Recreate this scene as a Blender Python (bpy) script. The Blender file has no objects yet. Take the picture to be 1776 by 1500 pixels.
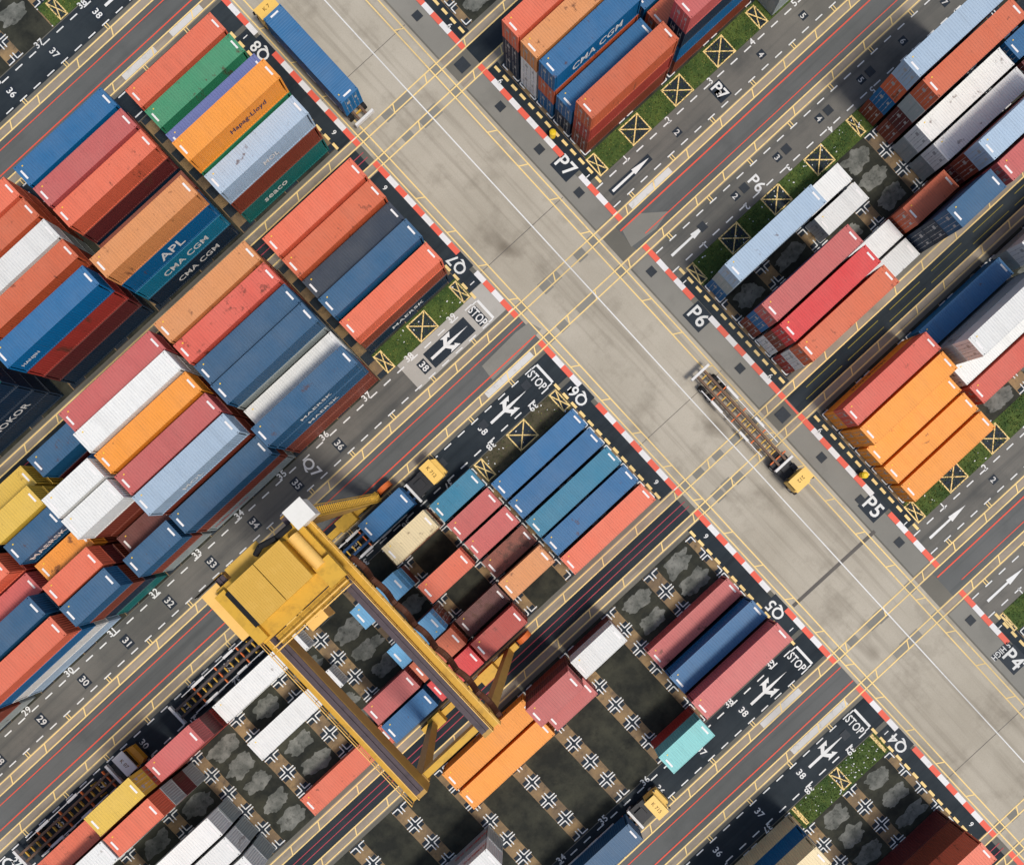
import bpy, bmesh, math, random
from mathutils import Matrix, Vector
random.seed(7)
S = bpy.context.scene
C = S.collection
R = math.radians

# ------------------------------------------------------------------ helpers
def lin(r, g, b):
    f = lambda c: (c/255/12.92) if c/255 <= .04045 else ((c/255+.055)/1.055)**2.4
    return (f(r), f(g), f(b))

class MB:
    """collects boxes, plates, tubes and letters, then links them as ONE mesh object (u along X, v along -Y)"""
    def __init__(s): s.v = []; s.f = []; s.m = []
    def add(s, vs, fs, m=0):
        b = len(s.v); s.v += [tuple(x) for x in vs]
        s.f += [tuple(b+i for i in f) for f in fs]; s.m += [m]*len(fs)
    def box(s, x0, x1, y0, y1, z0, z1, m=0, M=None):
        vs = [Vector((x, y, z)) for z in (z0, z1) for y in (y0, y1) for x in (x0, x1)]
        if M is not None: vs = [M @ v for v in vs]
        s.add(vs, [(0,2,3,1),(4,5,7,6),(0,1,5,4),(2,6,7,3),(0,4,6,2),(1,3,7,5)], m)
    def beam(s, a, b, w, h, m=0, up=(0,0,1)):
        a = Vector(a); b = Vector(b); d = (b-a); L = d.length; d.normalize()
        up = Vector(up)
        if abs(d.dot(up)) > .98: up = Vector((1,0,0))
        x = d.cross(up).normalized(); y = x.cross(d).normalized()
        vs = []
        for p in (a, b):
            for sx, sy in ((-1,-1),(1,-1),(1,1),(-1,1)): vs.append(p + x*sx*w/2 + y*sy*h/2)
        s.add(vs, [(0,1,2,3),(7,6,5,4),(0,4,5,1),(1,5,6,2),(2,6,7,3),(3,7,4,0)], m)
    def taper(s, a, b, wa, ha, wb, hb, m=0):
        a = Vector(a); b = Vector(b); d = (b-a).normalized(); x = Vector((1,0,0)); y = Vector((0,1,0))
        vs = []
        for p, w, h in ((a, wa, ha), (b, wb, hb)):
            for sx, sy in ((-1,-1),(1,-1),(1,1),(-1,1)): vs.append(p + x*sx*w/2 + y*sy*h/2)
        s.add(vs, [(3,2,1,0),(4,5,6,7),(0,1,5,4),(1,2,6,5),(2,3,7,6),(3,0,4,7)], m)
    def cyl(s, a, b, r, n=14, m=0, r2=None):
        a = Vector(a); b = Vector(b); d = (b-a).normalized()
        up = Vector((0,0,1)) if abs(d.z) < .9 else Vector((1,0,0))
        x = d.cross(up).normalized(); y = x.cross(d)
        r2 = r if r2 is None else r2
        vs = [a + (x*math.cos(2*math.pi*i/n) + y*math.sin(2*math.pi*i/n))*r for i in range(n)]
        vs += [b + (x*math.cos(2*math.pi*i/n) + y*math.sin(2*math.pi*i/n))*r2 for i in range(n)]
        s.add(vs, [(i, (i+1) % n, n+(i+1) % n, n+i) for i in range(n)] + [tuple(range(n-1,-1,-1)), tuple(range(n, 2*n))], m)
    def tube(s, pts, r, n=6, m=0):
        for a, b in zip(pts[:-1], pts[1:]): s.cyl(a, b, r, n, m)
    def q(s, u0, u1, v0, v1, z, m=0):
        s.add([(u0,-v0,z),(u1,-v0,z),(u1,-v1,z),(u0,-v1,z)], [(3,2,1,0) if (u1>u0)==(v1>v0) else (0,1,2,3)], m)
    def line(s, a, b, w, z, m=0):
        a = Vector((a[0],-a[1])); b = Vector((b[0],-b[1])); d = (b-a).normalized(); n = Vector((-d.y, d.x))*w/2
        s.add([(a.x+n.x,a.y+n.y,z),(a.x-n.x,a.y-n.y,z),(b.x-n.x,b.y-n.y,z),(b.x+n.x,b.y+n.y,z)], [(0,1,2,3)], m)
    def poly(s, pts, z, m=0):
        a = sum(pts[i][0]*-pts[(i+1)%len(pts)][1] - pts[(i+1)%len(pts)][0]*-pts[i][1] for i in range(len(pts)))
        if a < 0: pts = pts[::-1]
        s.add([(p[0],-p[1],z) for p in pts], [tuple(range(len(pts)))], m)
    def text(s, t, size, u, v, z, d, m=0, M=None, sx=1.0):
        """flat lettering centred at (u,v); d = reading direction: '+u','-u','+v','-v'; or M a full matrix"""
        vs, fs = glyphs(t)
        if M is None:
            ang = {'+u':0, '-u':math.pi, '+v':-math.pi/2, '-v':math.pi/2}[d]
            M = Matrix.Translation((u, -v, z)) @ Matrix.Rotation(ang, 4, 'Z')
        M = M @ Matrix.Diagonal((size*sx, size, 1, 1))
        s.add([M @ Vector((x, y, 0)) for x, y in vs], fs, m)
    def build(s, name, mats, parent=None, smooth=False):
        me = bpy.data.meshes.new(name); me.from_pydata(s.v, [], s.f)
        mats = mats if isinstance(mats, (list, tuple)) else [mats]
        for m in mats: me.materials.append(m)
        me.polygons.foreach_set('material_index', s.m)
        if smooth: me.polygons.foreach_set('use_smooth', [True]*len(s.f))
        me.update()
        o = bpy.data.objects.new(name, me); C.objects.link(o)
        if parent: o.parent = parent
        return o

_gl = {}
def glyphs(t):
    if t in _gl: return _gl[t]
    cu = bpy.data.curves.new('lettering', 'FONT'); cu.body = t; cu.align_x = 'CENTER'; cu.align_y = 'CENTER'
    cu.size = 1.35; cu.offset = .022; cu.resolution_u = 3; cu.fill_mode = 'FRONT'; cu.space_character = 1.05
    o = bpy.data.objects.new('lettering', cu); C.objects.link(o)
    dg = bpy.context.evaluated_depsgraph_get(); dg.update()
    me = o.evaluated_get(dg).to_mesh()
    vs = [(v.co.x, v.co.y) for v in me.vertices]; fs = [tuple(p.vertices) for p in me.polygons]
    x0 = min(v[0] for v in vs); x1 = max(v[0] for v in vs); y0 = min(v[1] for v in vs); y1 = max(v[1] for v in vs)
    vs = [((x-(x0+x1)/2)/(y1-y0), (y-(y0+y1)/2)/(y1-y0)) for x, y in vs]
    o.evaluated_get(dg).to_mesh_clear(); bpy.data.objects.remove(o); bpy.data.curves.remove(cu)
    _gl[t] = (vs, fs); return _gl[t]

def tag(o, label=None, cat=None, group=None, kind=None):
    if label: o['label'] = label
    if cat: o['category'] = cat
    if group: o['group'] = group
    if kind: o['kind'] = kind
    return o
def thing(name, label, cat, loc=(0,0,0), rz=0, group=None):
    o = bpy.data.objects.new(name, None); C.objects.link(o); o.location = loc; o.rotation_euler = (0,0,rz)
    o.empty_display_size = .3
    return tag(o, label, cat, group)
def struct(name, mb, mats):
    return tag(mb.build(name, mats), kind='structure')

# ------------------------------------------------------------------ materials
def newmat(name, rough=.7, spec=.3):
    m = bpy.data.materials.new(name); m.use_nodes = True
    nt = m.node_tree; b = nt.nodes['Principled BSDF']
    b.inputs['Roughness'].default_value = rough
    b.inputs['Specular IOR Level'].default_value = spec
    return m, nt, b
def N(nt, t, **k):
    n = nt.nodes.new(t)
    for a, v in k.items():
        if a in n.inputs.keys() if hasattr(n.inputs, 'keys') else False: n.inputs[a].default_value = v
        else: setattr(n, a, v)
    return n
def mix(nt, fac, a, b, blend='MIX'):
    n = nt.nodes.new('ShaderNodeMix'); n.data_type = 'RGBA'; n.blend_type = blend
    for sock, x in ((n.inputs[0], fac), (n.inputs[6], a), (n.inputs[7], b)):
        if hasattr(x, 'node'): nt.links.new(x, sock)
        elif isinstance(x, (int, float)): sock.default_value = x
        else: sock.default_value = (*x, 1)[:4]
    return n.outputs[2]
def ramp(nt, x, p0, p1):
    n = nt.nodes.new('ShaderNodeMapRange'); n.inputs[1].default_value = p0; n.inputs[2].default_value = p1
    nt.links.new(x, n.inputs[0]); return n.outputs[0]
def noise(nt, vec, scale, detail=3, rough=.55):
    n = nt.nodes.new('ShaderNodeTexNoise'); n.inputs['Scale'].default_value = scale
    n.inputs['Detail'].default_value = detail; n.inputs['Roughness'].default_value = rough
    if vec is not None: nt.links.new(vec, n.inputs['Vector'])
    return n.outputs[0]
def coords(nt, scale=(1,1,1), kind='Object'):
    t = nt.nodes.new('ShaderNodeTexCoord'); m = nt.nodes.new('ShaderNodeMapping')
    m.inputs['Scale'].default_value = scale; nt.links.new(t.outputs[kind], m.inputs[0]); return m.outputs[0]
def math_(nt, op, a, b=0.0):
    n = nt.nodes.new('ShaderNodeMath'); n.operation = op
    for i, x in enumerate((a, b)):
        if hasattr(x, 'node'): nt.links.new(x, n.inputs[i])
        else: n.inputs[i].default_value = x
    return n.outputs[0]
def bump(nt, b, h, strength=.3, dist=.02):
    n = nt.nodes.new('ShaderNodeBump'); n.inputs['Strength'].default_value = strength; n.inputs['Distance'].default_value = dist
    nt.links.new(h, n.inputs['Height']); nt.links.new(n.outputs[0], b.inputs['Normal'])

def ground_mat(name, base, light, dark, streak=None, big=.06, grain=9.0, stain=.45, spots=0.0, tint=None):
    """weathered paving: base colour, paler worn areas, darker stains, tyre streaks along u or v, fine grain"""
    m, nt, b = newmat(name, .85, .25)
    v = coords(nt)
    col = mix(nt, ramp(nt, noise(nt, v, big, 5, .6), .38, .66), base, light)
    col = mix(nt, math_(nt, 'MULTIPLY', ramp(nt, noise(nt, v, big*2.7, 6, .65), .52, .74), stain), col, dark)
    if streak:
        sc = (.03, .9, 1) if streak == 'u' else (.9, .03, 1)
        st = noise(nt, coords(nt, sc), 1.0, 5, .6)
        col = mix(nt, math_(nt, 'MULTIPLY', ramp(nt, st, .5, .72), .55), col, dark)
        col = mix(nt, math_(nt, 'MULTIPLY', ramp(nt, st, .46, .3), .35), col, light)
    if spots:
        col = mix(nt, math_(nt, 'MULTIPLY', ramp(nt, noise(nt, coords(nt, (1.0, .5, 1)), .13, 3, .5), .64, .75), spots), col, tint or dark)
    g = noise(nt, v, grain, 4, .75)
    col = mix(nt, math_(nt, 'MULTIPLY', ramp(nt, g, .35, .7), .22), col, dark)
    col = mix(nt, math_(nt, 'MULTIPLY', ramp(nt, noise(nt, v, grain*2.3, 2, .7), .6, .75), .25), col, light)
    nt.links.new(col, b.inputs['Base Color'])
    bump(nt, b, g, .25, .01)
    return m

M = {}
M['asphalt'] = ground_mat('weathered asphalt', lin(92,90,85), lin(116,112,104), lin(58,60,60), 'u')
M['asphalt_plain'] = ground_mat('grey asphalt', lin(98,96,88), lin(118,114,104), lin(72,74,70))
M['asphalt_lane'] = ground_mat('lane asphalt', lin(92,91,86), lin(120,116,108), lin(52,56,58), 'u')
M['asphalt_dark'] = ground_mat('new dark asphalt', lin(32,41,48), lin(52,59,63), lin(17,24,30), 'u', .09)
M['asphalt_wide'] = ground_mat('grey runway asphalt', lin(90,92,90), lin(104,105,103), lin(66,69,69), 'u')
M['concrete'] = ground_mat('worn road concrete', lin(166,158,142), lin(184,176,160), lin(116,108,94), 'v', .07, 7, .6, .85, lin(84,74,60))
M['concrete_track'] = ground_mat('runway concrete', lin(140,130,116), lin(166,154,138), lin(96,90,82), 'u', .12)
M['concrete_light'] = ground_mat('pale patch concrete', lin(164,160,150), lin(180,176,168), lin(134,130,122))
M['patch'] = ground_mat('asphalt repair', lin(124,122,114), lin(140,137,128), lin(98,97,91))
M['joint'] = ground_mat('joint filler', lin(92,88,84), lin(110,104,96), lin(60,60,58))
M['beam_concrete'] = ground_mat('ochre pad concrete', lin(118,100,78), lin(160,132,92), lin(58,56,54), None, .35, 6, .8)
M['pad_black'] = ground_mat('black painted pad', lin(32,42,52), lin(48,56,62), lin(18,24,30), None, .5)
M['pit'] = ground_mat('dark wet earth', lin(36,38,33), lin(66,66,54), lin(17,19,19), None, .3, 4, .7)
M['gravel'] = ground_mat('loose grey gravel', lin(88,90,84), lin(132,132,124), lin(44,46,42), None, .6, 5, .95)
M['soil'] = ground_mat('weedy soil', lin(70,66,50), lin(100,92,70), lin(38,38,28), None, .4, 4, .8)
M['turf'] = ground_mat('turf', lin(56,78,34), lin(88,104,46), lin(30,48,24), None, .5, 4, .7)

def paint(name, col, worn=.35, under=lin(110,104,92)):
    m, nt, b = newmat(name, .7, .3)
    v = coords(nt)
    w = math_(nt, 'MULTIPLY', ramp(nt, noise(nt, v, 1.1, 6, .75), .55, .75), worn)
    w2 = math_(nt, 'MULTIPLY', ramp(nt, noise(nt, coords(nt, (1,1,1)), .05, 2, .5), .5, .75), worn)
    c = mix(nt, w, col, under); c = mix(nt, w2, c, under)
    nt.links.new(c, b.inputs['Base Color']); return m
M['yellow'] = paint('yellow road paint', lin(240,208,138), .45)
M['white'] = paint('white road paint', lin(222,222,218), .35)
M['white_worn'] = paint('worn white road paint', lin(205,203,198), .55)
M['red'] = paint('red road paint', lin(226,88,66), .45)
M['pink'] = paint('faded red road paint', lin(176,70,80), .3, lin(60,50,52))
M['thin_yellow'] = paint('thin yellow paint', lin(140,128,52), .5, lin(40,42,40))
M['kerb_white'] = paint('kerb white paint', lin(224,222,220), .25)
M['kerb_red'] = paint('kerb red paint', lin(228,100,80), .25)
M['black'] = paint('black road paint', lin(30,40,50), .25, lin(70,74,74))

def metal(name, col, rough=.55, dirt=.3, dcol=lin(60,45,35), sc=1.5):
    m, nt, b = newmat(name, rough, .4)
    v = coords(nt)
    c = mix(nt, math_(nt, 'MULTIPLY', ramp(nt, noise(nt, v, sc, 6, .7), .48, .75), dirt), col, dcol)
    nt.links.new(c, b.inputs['Base Color']); return m
M['crane'] = metal('crane yellow paint', lin(206,160,52), .5, .45, lin(110,84,30), 1.2)
M['crane_pale'] = metal('sun bleached yellow paint', lin(238,190,104), .55, .2, lin(190,140,70), .8)
M['crane_roof'] = metal('mustard sheet roof', lin(202,160,66), .6, .35, lin(226,184,96), .9)
M['crane_tan'] = metal('tan girder paint', lin(176,136,66), .55, .35, lin(120,90,46), .8)
M['rail_top'] = metal('greasy rail deck', lin(78,66,70), .6, .6, lin(34,30,34), 1.0)
M['cable'] = metal('brown festoon cable', lin(78,42,24), .7, .3, lin(40,24,16))
M['cab_yellow'] = metal('truck cab yellow', lin(236,192,98), .5, .2, lin(180,140,70))
M['cab_orange'] = metal('truck cab orange', lin(214,150,40), .5, .3, lin(120,80,30))
M['cab_white'] = metal('white cab roof', lin(222,220,212), .5, .15, lin(160,150,140))
M['rubber'] = metal('tyre rubber', lin(22,23,25), .85, .3, lin(48,46,44))
M['chassis'] = metal('dark chassis steel', lin(34,36,40), .6, .4, lin(60,52,46))
M['frame_brown'] = metal('rusty trailer beam', lin(112,88,70), .7, .5, lin(70,52,42), 1.2)
M['frame_dark'] = metal('grey brown trailer beam', lin(82,72,68), .7, .5, lin(54,48,46), 1.2)
M['frame_yellow'] = metal('yellow trailer paint', lin(206,162,62), .6, .4, lin(110,80,40))
M['frame_blue'] = metal('blue trailer paint', lin(24,64,104), .6, .3, lin(20,40,60))
M['white_metal'] = metal('white painted steel', lin(216,214,210), .5, .2, lin(150,140,130))
M['galv'] = metal('galvanised steel', lin(170,170,168), .45, .3, lin(120,110,100))
M['glass'] = metal('dark cab glass', lin(20,26,32), .12, .05, lin(40,50,58))
M['drain'] = metal('cast iron drain cover', lin(44,50,56), .7, .4, lin(26,30,34))
M['bin'] = metal('yellow drum paint', lin(232,196,40), .45, .15, lin(150,120,30))
M['orange_rail'] = metal('orange rail paint', lin(214,108,48), .6, .3, lin(120,60,40))
M['text_navy'] = metal('navy lettering', lin(26,34,74), .6, .1)
M['text_white'] = metal('white lettering', lin(226,226,224), .6, .1)
M['text_red'] = metal('red lettering', lin(204,50,48), .6, .1)
M['text_brown'] = metal('brown lettering', lin(120,84,24), .6, .1)
M['mark_white'] = metal('white container marking', lin(234,230,226), .6, .1)
M['mark_yellow'] = metal('yellow container marking', lin(238,196,60), .6, .1)

def container_mat():
    """one paint for every container: its own colour, roof paled for dust and sky reflection, painted rib shading and dirt in the grooves, rust by the object's alpha"""
    m, nt, b = newmat('container paint', .52, .35)
    oi = nt.nodes.new('ShaderNodeObjectInfo'); geo = nt.nodes.new('ShaderNodeNewGeometry')
    tc = nt.nodes.new('ShaderNodeTexCoord')
    off = math_(nt, 'MULTIPLY', oi.outputs['Random'], 91.0)
    comb = nt.nodes.new('ShaderNodeCombineXYZ')
    for i in range(3): nt.links.new(off, comb.inputs[i])
    va = nt.nodes.new('ShaderNodeVectorMath'); va.operation = 'ADD'
    nt.links.new(tc.outputs['Object'], va.inputs[0]); nt.links.new(comb.outputs[0], va.inputs[1]); v = va.outputs[0]
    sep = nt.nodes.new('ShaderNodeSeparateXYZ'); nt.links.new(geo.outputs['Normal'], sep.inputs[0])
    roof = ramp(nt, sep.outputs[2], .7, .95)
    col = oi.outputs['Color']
    dust_sheen = mix(nt, .35, col, lin(200,190,170))  # pale roof tone: settled dust plus sky reflection put into the colour
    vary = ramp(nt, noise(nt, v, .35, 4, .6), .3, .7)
    col = mix(nt, math_(nt, 'MULTIPLY', roof, math_(nt, 'ADD', .16, math_(nt, 'MULTIPLY', vary, .16))), col, dust_sheen)
    # panel to panel variation across the length (stretched noise)
    mp = nt.nodes.new('ShaderNodeMapping'); mp.inputs['Scale'].default_value = (1.6, .12, .12); nt.links.new(v, mp.inputs[0])
    band = noise(nt, mp.outputs[0], 1.0, 3, .6)
    col = mix(nt, math_(nt, 'MULTIPLY', ramp(nt, band, .5, .8), .25), col, mix(nt, .5, col, (.02,.02,.02)))
    # corrugation lines: groove dirt, with rib shading painted into the colour
    sx = nt.nodes.new('ShaderNodeSeparateXYZ'); nt.links.new(tc.outputs['Object'], sx.inputs[0])
    w = math_(nt, 'SINE', math_(nt, 'MULTIPLY', sx.outputs[0], 2*math.pi/.2835))
    rib_shade_dirt = math_(nt, 'MULTIPLY', ramp(nt, w, .35, 1.0), math_(nt, 'ADD', .12, math_(nt, 'MULTIPLY', ramp(nt, noise(nt, v, 1.2, 4, .6), .35, .7), .28)))
    col = mix(nt, rib_shade_dirt, col, mix(nt, .62, col, (.03,.022,.02)))
    # rust patches and dark scrapes, amount from the object's alpha
    rn = noise(nt, v, .75, 7, .68)
    amt = math_(nt, 'SUBTRACT', .70, math_(nt, 'MULTIPLY', oi.outputs['Alpha'], .2))
    rust = nt.nodes.new('ShaderNodeMapRange'); nt.links.new(rn, rust.inputs[0]); nt.links.new(amt, rust.inputs[1])
    nt.links.new(math_(nt, 'ADD', amt, .07), rust.inputs[2])
    col = mix(nt, math_(nt, 'MULTIPLY', rust.outputs[0], .75), col, lin(88,56,44))
    mp2 = nt.nodes.new('ShaderNodeMapping'); mp2.inputs['Scale'].default_value = (3.2, .5, .5); nt.links.new(v, mp2.inputs[0])
    sc = noise(nt, mp2.outputs[0], 1.0, 4, .7)
    col = mix(nt, math_(nt, 'MULTIPLY', ramp(nt, sc, .68, .78), math_(nt, 'ADD', .15, math_(nt, 'MULTIPLY', oi.outputs['Alpha'], .7))), col, lin(70,58,54))
    nt.links.new(col, b.inputs['Base Color'])
    hgt = nt.nodes.new('ShaderNodeBump'); hgt.inputs['Strength'].default_value = .12; hgt.inputs['Distance'].default_value = .05
    nt.links.new(noise(nt, v, .6, 3, .5), hgt.inputs['Height']); nt.links.new(hgt.outputs[0], b.inputs['Normal'])
    return m
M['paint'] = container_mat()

# ------------------------------------------------------------------ yard grid (metres; u along the stacks, v across them)
UE = {'Q': 10.9, 'P': 30.97}
CN = {'9': (-93.76, 1), '8': (-40.18, -1), '7': (-40.18, 1), '6': (13.395, -1), '5': (13.395, 1), '4': (66.97, -1), '3': (66.97, 1)}
def bv(n, t):
    c, s = CN[n]; return c + s*t
ROWT = {6: 2.9, 5: 5.7, 4: 8.5, 3: 11.3, 2: 14.1, 1: 16.9}       # inner t of each row
NARROW = {1: -40.18, 3: 13.395, 5: 66.97}
WIDE = {0: -66.97, 2: -13.40, 4: 40.19}
UMIN, UMAX, VMIN, VMAX = -95, 95, -100, 95

# ------------------------------------------------------------------ ground sheets
g = MB(); g.q(-420, 420, -420, 420, 0.0); struct('ground', g, M['asphalt_plain'])
g = MB(); g.q(13.25, 26.2, -400, 400, .012); struct('main_road', g, M['concrete'])
trk, wid, nar = MB(), MB(), MB()
for side in ('Q', 'P'):
    u0, u1 = (-400, 13.25) if side == 'Q' else (26.2, 400)
    for k, c in WIDE.items():
        wid.q(u0, u1 if side == 'P' else 13.25, c-1.84, c+1.84, .008) if side == 'Q' else wid.q(28.2, u1, c-1.84, c+1.84, .008)
        for a in (c-2.95, c+1.7): trk.q(u0, u1, a, a+1.25, .004)
    for k, c in NARROW.items():
        nar.q(u0 if side == 'Q' else 29.4, 12.4 if side == 'Q' else u1, c-1.16, c+1.16, .008)
        for a in (c-2.3, c+1.08): trk.q(u0, u1, a, a+1.22, .004)
struct('runway_track', trk, M['concrete_track']); struct('runway_asphalt', wid, M['asphalt_wide']); struct('service_lane', nar, M['asphalt_dark'])

lane_d, lane_m, lane_l = MB(), MB(), MB()
for side in ('Q', 'P'):
    for n in CN:
        t0, t1 = 19.85, 23.45
        if side == 'Q':
            mb = lane_m if n in '7' else lane_d
            mb.q(-400, 12.75 if n not in '7' else -.6, bv(n, t0), bv(n, t1), .0045)
            if n == '7':
                lane_l.q(-.6, 12.75, bv(n, t0-.5), bv(n, t1), .0045)
        else:
            lane_m.q(29.0, 400, bv(n, t0), bv(n, t1), .0045)
struct('truck_lane_dark', lane_d, M['asphalt_dark']); struct('truck_lane', lane_m, M['asphalt_lane']); struct('truck_lane_pale', lane_l, M['concrete_light'])

# block floors
pit, strip, pads, ells, ends_d, turf, soil, grav = MB(), MB(), MB(), MB(), MB(), MB(), MB(), MB()
BAYS = {}
def bays(side):
    if side == 'Q': return [10.9 - 6.5*i for i in range(0, 16)]
    return [30.97 + 6.5*i for i in range(0, 9)]
def blob(mb, cu, cv, ru, rv, z, seed):
    rnd = random.Random(seed); n = 40
    ph = [rnd.uniform(0, 6.28) for _ in range(6)]; am = [rnd.uniform(.02, .09) for _ in range(6)]
    pts = []
    for i in range(n):
        a = 2*math.pi*i/n
        r = 1 + sum(am[k]*math.sin((k+2)*a + ph[k]) for k in range(6)) + rnd.uniform(-.11, .09)
        ca, sa = math.cos(a), math.sin(a)
        k = (abs(ca)**3.2 + abs(sa)**3.2)**(-1/3.2)
        pts.append((cu + ru*r*k*ca, cv + rv*r*k*sa))
    mb.poly(pts, z)
DARKBAY = {'5': lambda u: u < -3, '6': lambda u: -16 < u < -2, '4': lambda u: False}
for side in ('Q', 'P'):
    B = bays(side)
    for n in CN:
        if n == '3': continue
        lo, hi = min(B), max(B)
        if side == 'Q': ends_d.q(10.9, 12.75, bv(n, 2.3), bv(n, 19.3), .0085)
        else: ends_d.q(29.55, 30.97, bv(n, 2.3), bv(n, 19.3), .0085)
        pit.q(lo-.6 if side == 'Q' else 30.95, 10.95 if side == 'Q' else hi+.6, bv(n, 2.75), bv(n, 19.75), .0085)
        for i, ub in enumerate(B):
            w0, w1 = (ub-1.05, ub+.9)
            if i == 0: w0, w1 = (ub-.95, ub+.05) if side == 'Q' else (ub-.05, ub+.95)
            strip.q(w0, w1, bv(n, 2.8), bv(n, 19.7), .0125)
            for k in range(7):
                t = 2.9 + 2.8*k
                ta, tb = max(2.82, t-.68), min(19.68, t+.68)
                pads.q(max(w0+.05, ub-.95), min(w1-.05, ub+.85), bv(n, ta), bv(n, tb), .0165)
        bs = sorted(B)
        for i in range(len(bs)-1):
            ua, ub = bs[i], bs[i+1]
            for r, t in ROWT.items():
                if n in '87' and side == 'Q': continue
                # corner marks of the slot
                for cu, su in ((ua+.2, 1), (ub-.2, -1)):
                    for ct, st in ((t+.17, 1), (t+2.63, -1)):
                        ells.line((cu, bv(n, ct)), (cu+su*.85, bv(n, ct)), .13, .0205)
                        ells.line((cu, bv(n, ct)), (cu, bv(n, ct+st*.8)), .13, .0245)
                dark = DARKBAY.get(n, lambda u: False)((ua+ub)/2) if side == 'Q' else False
                rnd = random.Random(hash((side, n, i, r)) if False else (ord(side)*1000+int(n)*100+i*7+r))
                if not dark and r > 1:
                    blob(grav, (ua+ub)/2+rnd.uniform(-.15,.15), bv(n, t+1.4)+rnd.uniform(-.1,.1), rnd.uniform(1.55, 1.95), rnd.uniform(.85, 1.08), .0165, rnd.random())
struct('block_floor', pit, M['pit']); struct('pad_beam', strip, M['beam_concrete']); struct('pad_paint', pads, M['pad_black'])
struct('slot_marking', ells, M['white']); struct('block_end_strip', ends_d, M['asphalt_dark'])
tag(grav.build('gravel', M['gravel']), 'loose grey gravel lying in the empty container slots', 'gravel', kind='stuff')

# grass strips in row one, with boxes painted over them
GR = [('Q','7',-2,10.9,1),('P','7',30.97,62,1),('P','6',31,58,1),('Q','4',-2.4,10.9,1),('P','5',31,70,1),('P','4',31,62,1),('Q','9',-3,10.9,1),('Q','6',-2.2,10.9,0),('P','8',31,50,1)]
rnd = random.Random(3)
tufts = MB()
for side, n, u0, u1, green in GR:
    (turf if green else soil).q(u0, u1, bv(n, 16.95), bv(n, 19.72), .029)
    for _ in range(int((u1-u0)*(120 if green else 40))):
        u = rnd.uniform(u0, u1); t = rnd.uniform(17.0, 19.68); v = bv(n, t)
        h = rnd.uniform(.05, .16); a = rnd.uniform(0, 6.28); w = rnd.uniform(.04, .1); le = rnd.uniform(.02, .14)
        dx, dy = math.cos(a)*w, math.sin(a)*w; b = rnd.uniform(0, 6.28)
        tufts.add([(u-dx,-v-dy,.029),(u+dx,-v+dy,.029),(u+math.cos(b)*le,-v+math.sin(b)*le,.029+h)], [(0,1,2)], rnd.choice((0,0,1,2)))
M['leaf_a'] = metal('grass blade', lin(70,96,40), .8, .3, lin(110,110,50)); M['leaf_b'] = metal('dark grass blade', lin(38,62,30), .8, .3, lin(60,80,40)); M['leaf_c'] = metal('dry grass blade', lin(120,122,58), .8, .3, lin(140,120,70))
tag(tufts.build('grass', [M['leaf_a'], M['leaf_b'], M['leaf_c']]), 'short green grass growing along the lane side of the container blocks', 'grass', kind='stuff')
struct('grass_verge', turf, M['turf']); struct('weedy_verge', soil, M['soil'])
lit = MB()
for side, n, u0, u1, k in (('Q','4',-1,10.5,70),('P','6',32,57,46),('Q','7',0,10,16),('P','5',32,45,14),('Q','6',-1,10,14)):
    for _ in range(k):
        u = rnd.uniform(u0, u1); v = bv(n, rnd.uniform(17.1, 19.6)); w = rnd.uniform(.03,.1); a = rnd.uniform(0,3.1)
        lit.box(-w, w, -w*.6, w*.6, .03, .05+w*.5, 0, Matrix.Translation((u,-v,0.02)) @ Matrix.Rotation(a,4,'Z'))
tag(lit.build('litter', M['text_white']), 'scraps of pale litter scattered on the grass verges', 'litter', kind='stuff')

# ------------------------------------------------------------------ painted markings
Y, W, W2, RD, PK, TY, BK, KW, KR = (MB() for _ in range(9))
z1, z2, z3 = .0325, .0365, .0405
T = {}
for k in range(5):
    if k % 2 == 0: c = WIDE[k]; T[k] = (c-2.79, c-1.84, c+1.85, c+2.77)
    else: c = NARROW[k]; T[k] = (c-2.13, c-1.21, c+1.23, c+2.12)
T[5] = (66.97-2.16, 66.97-1.27, 66.97+1.2, 66.97+2.1)
LA, LB, RA, RB = 13.71, 14.62, 24.73, 25.74
rnd = random.Random(11)
for k, vs in T.items():
    for v in vs: Y.q(-150, 110, v-.075, v+.075, z1)
    for a, b in ((vs[0], vs[1]), (vs[2], vs[3])):
        u = -120 + rnd.uniform(0, 3)
        while u < 110:
            if not (12.9 < u < 14.9 or 24.0 < u < 26.2): Y.line((u, a), (u-.52, b), .14, z2)
            u += rnd.choice((4.2, 4.9, 5.2, 6.0))
for a, b in ((LA, LB), (RA, RB)):
    for u in (a, b): Y.q(u-.075, u+.075, -150, 150, z3)
    v = -110
    while v < 120:
        if all(not (vs[0]-1 < v < vs[1]+.6 or vs[2]-1 < v < vs[3]+.6) for vs in T.values()): Y.line((a, v), (b, v+.57), .13, z2)
        v += 5.15
W.q(21.23, 21.37, -150, 150, z3)
# red lines
for k in (0, 2, 4):
    c = WIDE[k]
    for d, e in ((-1.05, .11), (1.05, .14)): RD.q(-150, 13.2, c+d-e/2, c+d+e/2, z1); 
    RD.q(28.3, 120, c-1.05-.08, c-1.05+.08, z1); RD.q(30.2, 120, c+1.05-.05, c+1.05+.05, z1)
for k in (1, 3, 5):
    c = NARROW[k]
    for d in (-.36, .36): PK.q(-150, 12.9, c+d-.045, c+d+.045, z1)
for u in range(-60, 12, 7): PK.q(u, u+.9, -40.18+.3, -40.18+.42, z2); 
c = NARROW[3]
u = 31.0
while u < 100:
    for d in (-.5, .5): TY.q(u+(0 if d > 0 else .9), u+5.6, c+d-.04, c+d+.04, z1)
    u += 6.5
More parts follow.
